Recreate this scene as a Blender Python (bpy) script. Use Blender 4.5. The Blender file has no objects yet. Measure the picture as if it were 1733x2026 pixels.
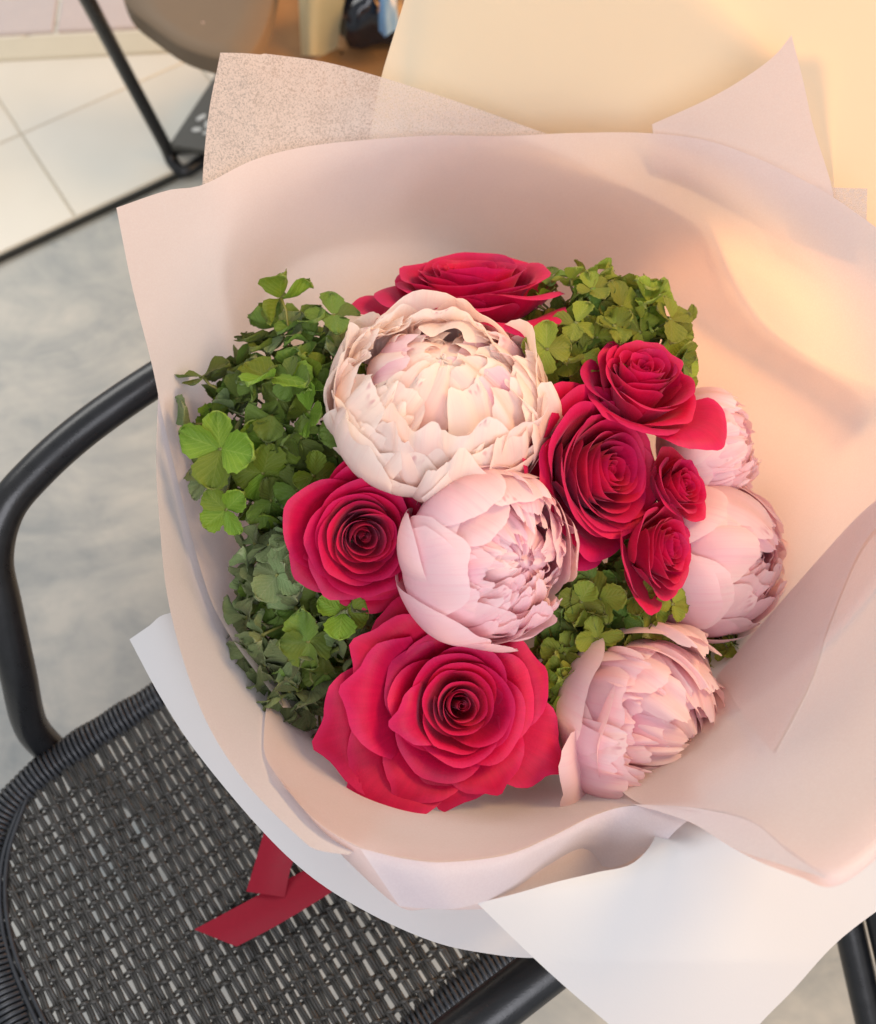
import bpy, math, random
import numpy as np
from mathutils import Matrix, Vector

# ------------------------------------------------------------------ camera
PITCH = math.radians(65); H = 1.32; F = 1905.0          # F: focal length in photograph pixels
scene = bpy.context.scene
COL = scene.collection
cam = bpy.data.cameras.new("camera")
camo = bpy.data.objects.new("camera", cam); COL.objects.link(camo)
camo.location = (0, 0, H); camo.rotation_euler = (math.pi/2 - PITCH, 0, 0)
cam.sensor_fit = 'VERTICAL'; cam.sensor_height = 24.0; cam.sensor_width = 24.0*1733/2026
cam.lens = 24.0*F/2026.0
cam.clip_start = 0.02; cam.clip_end = 100
cam.dof.use_dof = True; cam.dof.focus_distance = 0.61; cam.dof.aperture_fstop = 4.2
scene.camera = camo

# ------------------------------------------------------------------ world and lamps
world = bpy.data.worlds.new("World"); scene.world = world; world.use_nodes = True
bg = world.node_tree.nodes["Background"]
bg.inputs[0].default_value = (0.92, 0.95, 1.0, 1); bg.inputs[1].default_value = 0.38

def area(name, loc, target, size, power, color):
    l = bpy.data.lights.new(name, 'AREA'); l.shape = 'DISK'; l.size = size; l.energy = power; l.color = color
    o = bpy.data.objects.new(name, l); COL.objects.link(o); o.location = loc
    d = Vector(target) - Vector(loc); o.rotation_euler = d.to_track_quat('-Z', 'Y').to_euler()
    return o
area("doorway_daylight", (-1.7, 2.3, 2.5), (-0.35, 0.8, 0.3), 1.8, 30, (1.0, 0.98, 0.94))
area("front_daylight", (0.25, -1.25, 2.25), (0.0, 0.35, 0.75), 1.6, 26, (0.93, 0.93, 1.0))
area("warm_shop_lamp", (1.15, 1.45, 0.36), (0.28, 0.40, 0.74), 1.6, 38, (1.0, 0.40, 0.09))
area("warm_ceiling_lamp", (1.2, 0.75, 2.1), (0.15, 0.35, 0.75), 0.7, 23, (1.0, 0.63, 0.27))

vs = scene.view_settings
vs.view_transform = 'Standard'; vs.look = 'None'; vs.gamma = 1.0; vs.exposure = 0.45
scene.cycles.max_bounces = 10; scene.cycles.diffuse_bounces = 8; scene.cycles.transmission_bounces = 6
scene.cycles.transparent_max_bounces = 10
scene.cycles.sample_clamp_indirect = 4.0

# ------------------------------------------------------------------ geometry helpers
CP, SP = math.cos(PITCH), math.sin(PITCH)
RIGHT = np.array([1.0, 0, 0]); UP = np.array([0, SP, CP]); TOW = np.array([0, -CP, SP])

def at(px, py, d):
    """a point at depth d (metres in front of the camera)"""
    x = (np.asarray(px, float)-866.5)/F; y = -(np.asarray(py, float)-1013)/F
    d = np.asarray(d, float)
    return np.stack([x*d, d*(CP+y*SP), H + d*(-SP+y*CP)], -1)

def depth_of(py, Z):
    y = -(np.asarray(py, float)-1013)/F
    return (H-np.asarray(Z, float))/(SP - y*CP)

def onz(px, py, Z):
    return at(px, py, depth_of(py, Z))

def cdir(x, y, z):
    v = x*RIGHT + y*UP + z*TOW
    return v/np.linalg.norm(v)

def mesh(name, v, f, uv=None, smooth=True):
    v = np.ascontiguousarray(v, dtype=np.float32).reshape(-1, 3); f = np.ascontiguousarray(f, dtype=np.int32)
    k = f.shape[1]; me = bpy.data.meshes.new(name)
    me.vertices.add(len(v)); me.vertices.foreach_set("co", v.ravel())
    me.loops.add(f.size); me.loops.foreach_set("vertex_index", f.ravel())
    me.polygons.add(len(f)); me.polygons.foreach_set("loop_start", np.arange(0, f.size, k, dtype=np.int32))
    me.polygons.foreach_set("use_smooth", np.full(len(f), smooth))
    if uv is not None:
        l = me.uv_layers.new(name="UVMap"); l.data.foreach_set("uv", np.asarray(uv, np.float32)[f.ravel()].ravel())
    me.update(calc_edges=True)
    return me

def gridf(nu, nv):
    i = np.arange(nv-1)[:, None]*nu + np.arange(nu-1)[None]
    return np.stack([i, i+1, i+1+nu, i+nu], -1).reshape(-1, 4)

def griduv(nu, nv):
    U, V = np.meshgrid(np.linspace(0, 1, nu), np.linspace(0, 1, nv)); return np.stack([U, V], -1).reshape(-1, 2)

def link(name, me, mat=None, parent=None, label=None, cat=None, group=None, kind=None):
    o = bpy.data.objects.new(name, me); COL.objects.link(o)
    if mat is not None and me is not None and not me.materials: me.materials.append(mat)
    if parent is not None: o.parent = parent
    if label: o["label"] = label
    if cat: o["category"] = cat
    if group: o["group"] = group
    if kind: o["kind"] = kind
    return o

def tube_mesh(name, pts, rad, sides=8, closed=False, caps=True):
    P = np.asarray(pts, float); n = len(P)
    if closed: T = np.roll(P, -1, 0)-np.roll(P, 1, 0)
    else: T = np.gradient(P, axis=0)
    T /= np.linalg.norm(T, axis=1)[:, None]+1e-12
    ref = np.array([0.0, 0, 1]) if abs(T[0][2]) < .9 else np.array([1.0, 0, 0])
    N = np.zeros_like(P); b = np.cross(T[0], ref); N[0] = b/np.linalg.norm(b)
    for i in range(1, n):
        v = N[i-1]-T[i]*(N[i-1]@T[i]); N[i] = v/np.linalg.norm(v)
    B = np.cross(T, N); a = np.linspace(0, 2*np.pi, sides, endpoint=False)
    R = np.broadcast_to(np.asarray(rad, float), (n,))
    V = P[:, None]+R[:, None, None]*(np.cos(a)[None, :, None]*N[:, None]+np.sin(a)[None, :, None]*B[:, None])
    m = n if closed else n-1
    i = np.arange(m)[:, None]; j = np.arange(sides)[None]
    i2 = (i+1) % n; j2 = (j+1) % sides
    f = np.stack([i*sides+j, i*sides+j2, i2*sides+j2, i2*sides+j], -1).reshape(-1, 4)
    V = V.reshape(-1, 3)
    if caps and not closed:
        c0, c1 = len(V), len(V)+1; V = np.vstack([V, P[:1], P[-1:]])
        jj = np.arange(0, sides, 2)
        f = np.vstack([f, np.stack([np.full_like(jj, c0), (jj+2) % sides, (jj+1) % sides, jj], -1),
                       np.stack([np.full_like(jj, c1), (n-1)*sides+jj, (n-1)*sides+(jj+1) % sides, (n-1)*sides+(jj+2) % sides], -1)])
    return mesh(name, V, f)

def crom(P, n, closed=False):
    """Catmull-Rom through P, resampled to n points by arc length (doubled points make a corner)"""
    P = np.asarray(P, float); m = len(P)
    if closed: Q = np.vstack([P[-1:], P, P[:2]]); segs = m
    else: Q = np.vstack([2*P[:1]-P[1:2], P, 2*P[-1:]-P[-2:-1]]); segs = m-1
    out = []
    t = np.linspace(0, 1, 24, endpoint=False)[:, None]
    for i in range(segs):
        a, b, c, d = Q[i], Q[i+1], Q[i+2], Q[i+3]
        out.append(.5*(2*b+(c-a)*t+(2*a-5*b+4*c-d)*t*t+(3*b-a-3*c+d)*t**3))
    out.append(P[:1] if closed else P[-1:])
    C = np.vstack(out); s = np.r_[0, np.cumsum(np.linalg.norm(np.diff(C, axis=0), axis=1))]
    q = np.linspace(0, s[-1], n+1)[:-1] if closed else np.linspace(0, s[-1], n)
    return np.stack([np.interp(q, s, C[:, k]) for k in range(C.shape[1])], -1)

def box_data(x0, x1, y0, y1, z0, z1, bev=0.0):
    """box with a chamfered upper edge"""
    b = bev
    v = [(x0, y0, z0), (x1, y0, z0), (x1, y1, z0), (x0, y1, z0), (x0, y0, z1-b), (x1, y0, z1-b), (x1, y1, z1-b), (x0, y1, z1-b),
         (x0+b, y0+b, z1), (x1-b, y0+b, z1), (x1-b, y1-b, z1), (x0+b, y1-b, z1)]
    f = [(3, 2, 1, 0), (0, 1, 5, 4), (1, 2, 6, 5), (2, 3, 7, 6), (3, 0, 4, 7), (4, 5, 9, 8), (5, 6, 10, 9), (6, 7, 11, 10), (7, 4, 8, 11), (8, 9, 10, 11)]
    return np.array(v, float), np.array(f)

def frame(o, pos, z, xhint=RIGHT):
    z = np.asarray(z)/np.linalg.norm(z); x = np.asarray(xhint, float); x = x-z*(x@z)
    if np.linalg.norm(x) < 1e-4: x = UP-z*(UP@z)
    x /= np.linalg.norm(x); y = np.cross(z, x)
    M = Matrix([[x[0], y[0], z[0], pos[0]], [x[1], y[1], z[1], pos[1]], [x[2], y[2], z[2], pos[2]], [0, 0, 0, 1]])
    o.matrix_world = M
    return M

# ------------------------------------------------------------------ materials
class NT:
    def __init__(s, name):
        s.m = bpy.data.materials.new(name); s.m.use_nodes = True; s.t = s.m.node_tree
        for n in list(s.t.nodes): s.t.nodes.remove(n)
        s.out = s.n('ShaderNodeOutputMaterial')
    def n(s, typ, ins=None, **kw):
        x = s.t.nodes.new(typ)
        for k, v in kw.items(): setattr(x, k, v)
        for k, v in (ins or {}).items():
            if isinstance(v, bpy.types.NodeSocket): s.t.links.new(v, x.inputs[k])
            else: x.inputs[k].default_value = v
        return x
    def noise(s, scale, detail=3, rough=.55, vec=None, dist=0):
        i = {'Scale': scale, 'Detail': detail, 'Roughness': rough, 'Distortion': dist}
        if vec is not None: i['Vector'] = vec
        return s.n('ShaderNodeTexNoise', i).outputs['Fac']
    def ramp(s, fac, stops, interp='LINEAR'):
        r = s.n('ShaderNodeValToRGB', {'Fac': fac}); e = r.color_ramp; e.interpolation = interp
        while len(e.elements) < len(stops): e.elements.new(.5)
        for el, (p, c) in zip(e.elements, stops):
            el.position = p; el.color = (*c, 1) if len(c) == 3 else c
        return r.outputs['Color']
    def mix(s, fac, a, b, blend='MIX'):
        x = s.n('ShaderNodeMix', data_type='RGBA', blend_type=blend)
        for k, v in ((0, fac), (6, a), (7, b)):
            if isinstance(v, bpy.types.NodeSocket): s.t.links.new(v, x.inputs[k])
            else: x.inputs[k].default_value = v if not isinstance(v, tuple) else (*v[:3], 1)
        return x.outputs[2]
    def math(s, op, a, b=0.0, c=0.0):
        x = s.n('ShaderNodeMath', operation=op)
        for k, v in enumerate((a, b, c)):
            if isinstance(v, bpy.types.NodeSocket): s.t.links.new(v, x.inputs[k])
            else: x.inputs[k].default_value = v
        return x.outputs[0]
    def bump(s, h, strength=.3, dist=.001):
        return s.n('ShaderNodeBump', {'Height': h, 'Strength': strength, 'Distance': dist}).outputs['Normal']
    def done(s, sh):
        s.t.links.new(sh, s.out.inputs['Surface']); return s.m

def rgb(h):
    """sRGB 0-255 -> linear"""
    return tuple(((c/255)/12.92 if c/255 <= .04045 else ((c/255+.055)/1.055)**2.4) for c in h)

def leafy(name, build, trans, rough=.55, sheen=0.0, sheen_tint=(1, 1, 1), tcol=1.0, spec=.3):
    """thin petal, leaf or paper: glossy-diffuse front plus light that passes through"""
    g = NT(name); col, nrm, alpha = build(g)
    ins = {'Base Color': col, 'Roughness': rough, 'Specular IOR Level': spec, 'Sheen Weight': sheen, 'Sheen Roughness': .4, 'Sheen Tint': (*sheen_tint, 1)}
    if nrm is not None: ins['Normal'] = nrm
    p = g.n('ShaderNodeBsdfPrincipled', ins)
    t = g.n('ShaderNodeBsdfTranslucent', {'Color': col})
    s = g.n('ShaderNodeMixShader', {0: trans, 1: p.outputs[0], 2: t.outputs[0]}).outputs[0]
    if alpha is not None:
        tr = g.n('ShaderNodeBsdfTransparent')
        s = g.n('ShaderNodeMixShader', {0: alpha, 1: s, 2: tr.outputs[0]}).outputs[0]
    return g.done(s)

def uvnode(g, sx, sy):
    uv = g.n('ShaderNodeTexCoord').outputs['UV']
    return g.n('ShaderNodeMapping', {'Vector': uv, 'Scale': (sx, sy, 1)}).outputs[0], g.n('ShaderNodeSeparateXYZ', {0: uv}).outputs

def rose_build(c_base, c_mid, c_rim):
    def b(g):
        m, s = uvnode(g, 26, 1.6)
        v = s[1]
        col = g.ramp(v, [(0, c_base), (.45, c_mid), (.9, c_mid), (1, c_rim)])
        veins = g.noise(1.0, 3, .6, m)
        col = g.mix(.16, col, g.ramp(veins, [(.3, tuple(x*.45 for x in c_mid)), (.7, tuple(min(1, x*1.35) for x in c_mid))]))
        info = g.n('ShaderNodeObjectInfo').outputs['Random']
        hue = g.n('ShaderNodeHueSaturation', {'Hue': g.math('MULTIPLY_ADD', info, .007, .4965), 'Value': g.math('MULTIPLY_ADD', info, .18, .91), 'Color': col}).outputs[0]
        o = g.n('ShaderNodeTexCoord').outputs['Object']
        h = g.math('ADD', g.math('MULTIPLY', veins, .8), g.noise(900, 2, .6, o))
        return hue, g.bump(h, .35, .0006), None
    return b

ROSE = leafy("rose_petal_skin", rose_build((.46, .003, .044), (.60, .004, .068), (.70, .02, .13)), .34, .52, .18, (1, .45, .75))

def peony_build(deep, mid, tip, warm):
    def b(g):
        m, s = uvnode(g, 20, 1.3)
        v = s[1]
        n0 = g.noise(3.0, 2, .5, g.n('ShaderNodeTexCoord').outputs['UV'])
        vv = g.math('ADD', v, g.math('MULTIPLY_ADD', n0, .3, -.15))
        col = g.ramp(vv, [(0, deep), (.28, mid), (.62, tip), (1, warm)])
        veins = g.noise(1.0, 3, .6, m)
        col = g.mix(g.math('MULTIPLY', g.ramp(veins, [(.5, (0, 0, 0)), (.78, (1, 1, 1))]), .28), col, mid)
        info = g.n('ShaderNodeObjectInfo').outputs['Random']
        # crimson flecks on the rims of a few petals
        few = g.math('GREATER_THAN', info, .78)
        edge = g.ramp(v, [(.90, (0, 0, 0)), (.985, (1, 1, 1))])
        blot = g.ramp(g.noise(5, 2, .6, g.n('ShaderNodeTexCoord').outputs['UV']), [(.60, (0, 0, 0)), (.68, (1, 1, 1))])
        col = g.mix(g.math('MULTIPLY', g.math('MULTIPLY', few, edge), g.math('MULTIPLY', blot, .75)), col, (.50, .01, .14))
        hue = g.n('ShaderNodeHueSaturation', {'Hue': g.math('MULTIPLY_ADD', info, .02, .49), 'Saturation': g.math('MULTIPLY_ADD', info, -.35, 1.15), 'Color': col}).outputs[0]
        o = g.n('ShaderNodeTexCoord').outputs['Object']
        h = g.math('ADD', veins, g.math('MULTIPLY', g.noise(500, 2, .6, o), .5))
        return hue, g.bump(h, .3, .0007), None
    return b

PEONY_CREAM = leafy("warm_lit_peony_petal", peony_build((.82, .20, .34), (.90, .56, .55), (.93, .72, .67), (.95, .84, .77)), .50, .55, .1)  # creamier than the pink petals: warm light put into the colour
PEONY_PINK = leafy("pink_peony_petal", peony_build((.70, .06, .28), (.90, .42, .55), (.93, .62, .69), (.95, .77, .79)), .50, .55, .1)
PEONY_HEART = leafy('magenta_peony_heart', peony_build((.55, .02, .17), (.74, .14, .34), (.88, .46, .58), (.94, .72, .76)), .50, .55, .1)

def leaf_build(c1, c2, edge):
    def b(g):
        m, s = uvnode(g, 1, 1)
        u, v = s[0], s[1]
        info = g.n('ShaderNodeObjectInfo').outputs['Random']
        side = g.math('ABSOLUTE', g.math('SUBTRACT', u, .5))
        vein = g.math('SINE', g.math('MULTIPLY', g.math('SUBTRACT', v, g.math('MULTIPLY', side, .9)), 46))
        mid = g.math('LESS_THAN', side, .018)
        o = g.n('ShaderNodeTexCoord').outputs['Object']
        n = g.noise(85, 4, .6, o)
        col = g.mix(g.ramp(n, [(.32, (0, 0, 0)), (.7, (1, 1, 1))]), c1, c2)
        col = g.mix(g.math('MULTIPLY', g.ramp(vein, [(.8, (0, 0, 0)), (1, (1, 1, 1))]), .22), col, edge)
        col = g.mix(g.math('MULTIPLY', mid, .22), col, edge)
        col = g.mix(g.ramp(g.math('ADD', v, g.math('MULTIPLY_ADD', n, .3, -.15)), [(.86, (0, 0, 0)), (1, (.75, .75, .75))]), col, edge)
        hue = g.n('ShaderNodeHueSaturation', {'Hue': g.math('MULTIPLY_ADD', info, .04, .475), 'Value': g.math('MULTIPLY_ADD', info, .6, .66), 'Color': col}).outputs[0]
        h = g.math('ADD', g.math('MULTIPLY', vein, .5), g.noise(300, 3, .6, o))
        return hue, g.bump(h, .4, .0006), None
    return b

LEAF_BRIGHT = leafy("bright_green_sepal", leaf_build(rgb((92, 124, 30)), rgb((128, 154, 44)), rgb((160, 176, 84))), .25, .5, .05, spec=.35)
LEAF_LIME = leafy("lime_green_sepal", leaf_build(rgb((116, 134, 40)), rgb((152, 160, 60)), rgb((168, 164, 98))), .28, .5, .05, spec=.3)
LEAF_DUSTY = leafy("dusty_green_sepal", leaf_build(rgb((92, 112, 66)), rgb((134, 148, 102)), rgb((152, 156, 118))), .18, .6, .1, spec=.25)
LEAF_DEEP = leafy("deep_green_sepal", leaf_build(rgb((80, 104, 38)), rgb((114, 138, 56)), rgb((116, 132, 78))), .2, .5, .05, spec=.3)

def stem_mat():
    g = NT("green_stem"); o = g.n('ShaderNodeTexCoord').outputs['Object']
    c = g.mix(g.noise(120, 3, .6, o), rgb((84, 96, 38)), rgb((132, 128, 66)))
    return g.done(g.n('ShaderNodeBsdfPrincipled', {'Base Color': c, 'Roughness': .55}).outputs[0])
STEM = stem_mat()

def tissue_build(col, mot, alpha):
    def b(g):
        o = g.n('ShaderNodeTexCoord').outputs['Object']
        fib = g.noise(760, 4, .7, o, .8)
        cl = g.noise(40, 3, .6, o)
        c = g.mix(g.math('MULTIPLY', cl, mot), col, tuple(x*.86 for x in col))
        c = g.mix(g.math('MULTIPLY', g.ramp(fib, [(.42, (0, 0, 0)), (.62, (1, 1, 1))]), .12), c, (1, 1, 1))
        cr = g.n('ShaderNodeTexVoronoi', {'Scale': 16.0, 'Vector': g.n('ShaderNodeMapping', {'Vector': o, 'Rotation': (.5, .3, .9)}).outputs[0], 'Randomness': 1.0}, feature='SMOOTH_F1').outputs['Distance']
        a = None
        if alpha: a = g.math('MULTIPLY', g.ramp(g.math('ADD', fib, g.math('MULTIPLY_ADD', cl, .12, -.06)), [(.47, (.06, .06, .06)), (.60, (1, 1, 1))]), alpha)
        return c, g.bump(g.math('ADD', fib, g.math('ADD', g.math('MULTIPLY', g.noise(45, 3, .6, o), 2.0), g.math('MULTIPLY', cr, 3.0))), .26, .0008), a
    return b

TISSUE = leafy("pink_tissue", tissue_build((.83, .73, .72), .3, .0), .56, .75, .05, spec=.15)
TISSUE_THIN = leafy("thin_pink_tissue", tissue_build((.72, .63, .59), .3, .46), .46, .75, .05, spec=.15)
TISSUE_LILAC = leafy("daylit_lilac_tissue", tissue_build((.75, .69, .72), .25, .0), .45, .75, .05, spec=.15)  # lilac of the cool daylight put into the tissue colour

def paper_build(col):
    def b(g):
        o = g.n('ShaderNodeTexCoord').outputs['Object']
        c = g.mix(g.math('MULTIPLY', g.noise(14, 3, .6, o), .35), col, tuple(x*.93 for x in col))
        return c, g.bump(g.math('ADD', g.noise(700, 3, .6, o), g.math('MULTIPLY', g.noise(25, 2, .5, o), 2)), .10, .0006), None
    return b
PAPER = leafy("white_wrapping_paper", paper_build((.62, .615, .615)), .20, .5, 0, spec=.35)
PAPER_THIN = leafy("thin_white_paper", paper_build((.80, .78, .70)), .6, .5, 0, spec=.3)
PAPER_BACK = leafy("warm_lit_white_paper", paper_build((.70, .66, .54)), .45, .5, 0, spec=.3)  # same white paper, with the warm lamplight tinted into its colour

def simple(name, col, rough=.5, metal=0, scale=60, var=.25, bump=.15, spec=.5, coat=0):
    g = NT(name); o = g.n('ShaderNodeTexCoord').outputs['Object']
    n = g.noise(scale, 4, .6, o)
    c = g.mix(n, tuple(x*(1-var) for x in col), tuple(min(1, x*(1+var)) for x in col))
    return g.done(g.n('ShaderNodeBsdfPrincipled', {'Base Color': c, 'Roughness': g.math('MULTIPLY_ADD', n, .2, rough-.1), 'Metallic': metal, 'Specular IOR Level': spec,
                                                  'Coat Weight': coat, 'Normal': g.bump(g.noise(scale*6, 3, .6, o), bump, .0008)}).outputs[0])
BLACK_METAL = simple("black_powder_coat", (.012, .0125, .014), .30, 0, 90, .3, .12, .5)
WICKER = simple("charcoal_resin_wicker", (.050, .047, .042), .42, 0, 70, .45, .25, .5)
WICKER_RIM = simple("black_blue_resin_wicker", (.034, .037, .042), .40, 0, 70, .4, .25, .5)
RIBBON = simple("red_satin_ribbon", (.27, .007, .022), .55, 0, 300, .12, .1, .2)
BEIGE = simple("beige_seat_shell", (.17, .125, .082), .6, 0, 30, .08, .1, .3)
TAN = simple("tan_leather", (.30, .15, .055), .45, 0, 14, .35, .2, .4)
CREAM = simple("cream_card", (.62, .52, .30), .55, 0, 20, .1, .1, .3)
BLACK_GLOSS = simple("glossy_black_plastic", (.012, .014, .02), .12, 0, 20, .3, .3, .6)
BLUE = simple("painted_blue_sheen", (.18, .36, .62), .2, 0, 20, .3, .3, .6)  # colour painted for the blue reflection on the black bag
SIGN_GREY = simple("dark_grey_board", (.085, .083, .072), .5, 0, 40, .12, .05, .4)
SIGN_WHITE = simple("white_sign_paint", (.62, .62, .58), .6, 0, 40, .05, .05, .3)
TRIM = simple("dark_joint_trim", (.03, .032, .03), .6, 0, 40, .2, .1, .3)

def stone_mat():
    g = NT("grey_stone_floor"); o = g.n('ShaderNodeTexCoord').outputs['Object']
    rot = g.n('ShaderNodeMapping', {'Vector': o, 'Rotation': (0, 0, math.radians(-30)), 'Scale': (1.0, 1.5, 1)}).outputs[0]
    a = g.noise(2.6, 6, .62, rot, 1.2); b = g.noise(11, 5, .65, rot, .6)
    c = g.ramp(g.math('ADD', g.math('MULTIPLY', a, .65), g.math('MULTIPLY', b, .35)), [(.36, rgb((122, 130, 132))), (.5, rgb((152, 156, 153))), (.62, rgb((172, 173, 166)))])
    return g.done(g.n('ShaderNodeBsdfPrincipled', {'Base Color': c, 'Roughness': .42, 'Normal': g.bump(b, .1, .002)}).outputs[0])
STONE = stone_mat()

def tile_mat():
    g = NT("white_floor_tile"); o = g.n('ShaderNodeTexCoord').outputs['Object']
    c = g.mix(g.noise(3, 4, .6, o), rgb((196, 192, 178)), rgb((214, 211, 200)))
    return g.done(g.n('ShaderNodeBsdfPrincipled', {'Base Color': c, 'Roughness': .3}).outputs[0])
TILE = tile_mat()

def brick_mat():
    g = NT("faded_brick"); o = g.n('ShaderNodeTexCoord').outputs['Object']; info = g.n('ShaderNodeObjectInfo').outputs['Random']
    c = g.ramp(info, [(0, rgb((196, 164, 152))), (.5, rgb((178, 172, 172))), (1, rgb((206, 186, 170)))])
    c = g.mix(g.math('MULTIPLY', g.noise(30, 4, .6, o), .5), c, rgb((200, 190, 186)))
    return g.done(g.n('ShaderNodeBsdfPrincipled', {'Base Color': c, 'Roughness': .8, 'Normal': g.bump(g.noise(60, 4, .6, o), .5, .003)}).outputs[0])
BRICK = brick_mat()

# ------------------------------------------------------------------ the floor
def plane(name, z, x0, x1, y0, y1, mat, kind='structure'):
    return link(name, mesh(name, [(x0, y0, z), (x1, y0, z), (x1, y1, z), (x0, y1, z)], np.array([[0, 1, 2, 3]]), griduv(2, 2)), mat, kind=kind)
plane("floor", 0.0, -8, 8, -6, 10, STONE)
E1 = np.array([.832, .555]); E2 = np.array([-.555, .832])      # along the edge of the white tiles, and away from it
EDGE = 1.325
def fl(u, v): return E1*u + E2*v
tiled = link("tiled_floor", None, kind='structure')
rng = random.Random(5)
TW, TD = .352, .236
for r in range(3):
    for k in range(-4, 5):
        u0 = .127 + k*TW; v0 = EDGE + .006 + r*TD
        cx, cy = u0+TW/2, v0+TD/2
        c = fl(cx, cy)
        if c[1] - .04*c[0] > 1.86: continue
        v, f = box_data(-TW/2+.0018, TW/2-.0018, -TD/2+.0018, TD/2-.0018, 0, .010+rng.uniform(-.0004, .0004), .0015)
        o = link("tile", mesh("tile", v, f, smooth=False), TILE, tiled)
        o.location = (c[0], c[1], .003); o.rotation_euler = (0, 0, math.atan2(E1[1], E1[0]))
v, f = box_data(-2.0, 2.0, .004, .80, 0, .0075, .0005)
o = link("grout", mesh("grout", v, f, smooth=False), simple("pale_grout", rgb((186, 180, 164)), .8, 0, 60, .1, .1), tiled)
c = fl(0.2, EDGE); o.location = (c[0], c[1], .003); o.rotation_euler = (0, 0, math.atan2(E1[1], E1[0]))
v, f = box_data(-2.0, 2.0, -.003, .002, 0, .0135, .001)
o = link("edge_trim", mesh("edge_trim", v, f, smooth=False), TRIM, tiled)
c = fl(0.2, EDGE); o.location = (c[0], c[1], .0); o.rotation_euler = (0, 0, math.atan2(E1[1], E1[0]))
# pale threshold strip and the brick paving beyond it
TH0 = onz(0, 112, 0)[:2]; TH1 = onz(400, 92, 0)[:2]
td = (TH1-TH0)/np.linalg.norm(TH1-TH0); tn = np.array([-td[1], td[0]]); tang = math.atan2(td[1], td[0])
v, f = box_data(-2, 2, -.03, .03, 0, .018, .003)
o = link("threshold", mesh("threshold", v, f, smooth=False), simple("pale_stone_threshold", rgb((190, 184, 164)), .5, 0, 20, .06, .1), kind='structure')
o.location = (*TH0, 0); o.rotation_euler = (0, 0, tang)
pav = link("brick_paving", None, kind='structure')
v, f = box_data(-2.5, 2.5, .034, 2.4, 0, .006, .001)
o = link("mortar_bed", mesh("mortar_bed", v, f, smooth=False), simple("mortar", rgb((176, 174, 170)), .9, 0, 60, .1, .3), pav)
o.location = (*TH0, 0); o.rotation_euler = (0, 0, tang)
v, f = box_data(-.104, .104, -.049, .049, 0, .018, .003); BM = mesh("brick", v, f, smooth=False); BM.materials.append(BRICK)
for r in range(8):
    for k in range(-4, 8):
        p = TH0 + td*(k*.216 + (r % 2)*.108) + tn*(.09 + r*.107)
        o = link("brick", BM, None, pav); o.location = (*p, .002+rng.uniform(-.001, .001)); o.rotation_euler = (0, 0, tang+rng.uniform(-.006, .006))

# ------------------------------------------------------------------ the wicker chair
SEAT = .45
SO = onz(0, 1575, SEAT); EX = onz(320, 1372, SEAT)-SO; EX[2] = 0; EX /= np.linalg.norm(EX); EY = np.array([EX[1], -EX[0], 0])
def ch(x, y, z): return SO + EX*x + EY*y + np.array([0, 0, z-SEAT])
chair = link("wicker_chair", None, None, None, "black woven resin armchair with bent tube arms carrying the bouquet", "chair")
chair.location = (*ch(.2, .18, 0),)
bpy.context.view_layer.update()
CINV = chair.matrix_world.inverted()
def cpart(name, me, mat):
    me.transform(CINV); return link(name, me, mat, chair)
WID, DEP = .357, .46
rim_pts = crom([ch(.03, .004, SEAT), ch(.15, 0, SEAT), ch(.30, 0, SEAT), ch(.40, .005, SEAT), ch(DEP, .05, SEAT), ch(DEP+.012, WID/2, SEAT), ch(DEP, WID-.05, SEAT),
                ch(.40, WID-.005, SEAT), ch(.25, WID, SEAT), ch(.05, WID, SEAT), ch(-.02, WID-.03, SEAT), ch(-.052, .27, SEAT), ch(-.062, .18, SEAT), ch(-.052, .10, SEAT), ch(-.025, .035, SEAT)], 260, True)
cpart("seat_frame", tube_mesh("seat_frame", rim_pts, .0105, 12, True), BLACK_METAL)
# cord bound round the frame: one long helix
L = np.linalg.norm(np.diff(np.vstack([rim_pts, rim_pts[:1]]), axis=0), axis=1).sum()
turns = int(L/.0046); nseg = turns*10
big = crom(rim_pts, nseg, True)
T = np.roll(big, -1, 0)-np.roll(big, 1, 0); T /= np.linalg.norm(T, axis=1)[:, None]
Nn = np.cross(T, [0, 0, 1]); Nn /= np.linalg.norm(Nn, axis=1)[:, None]; Bn = np.cross(Nn, T)
a = np.arange(nseg)*2*np.pi/10
wob = 1 + .06*np.sin(np.arange(nseg)*.013)+.05*np.sin(np.arange(nseg)*.071)
hel = big + (.0125*wob*np.cos(a))[:, None]*Nn + (.0125*wob*np.sin(a))[:, None]*Bn
cpart("rim_binding", tube_mesh("rim_binding", hel, .0021, 5, True), WICKER_RIM)
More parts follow.
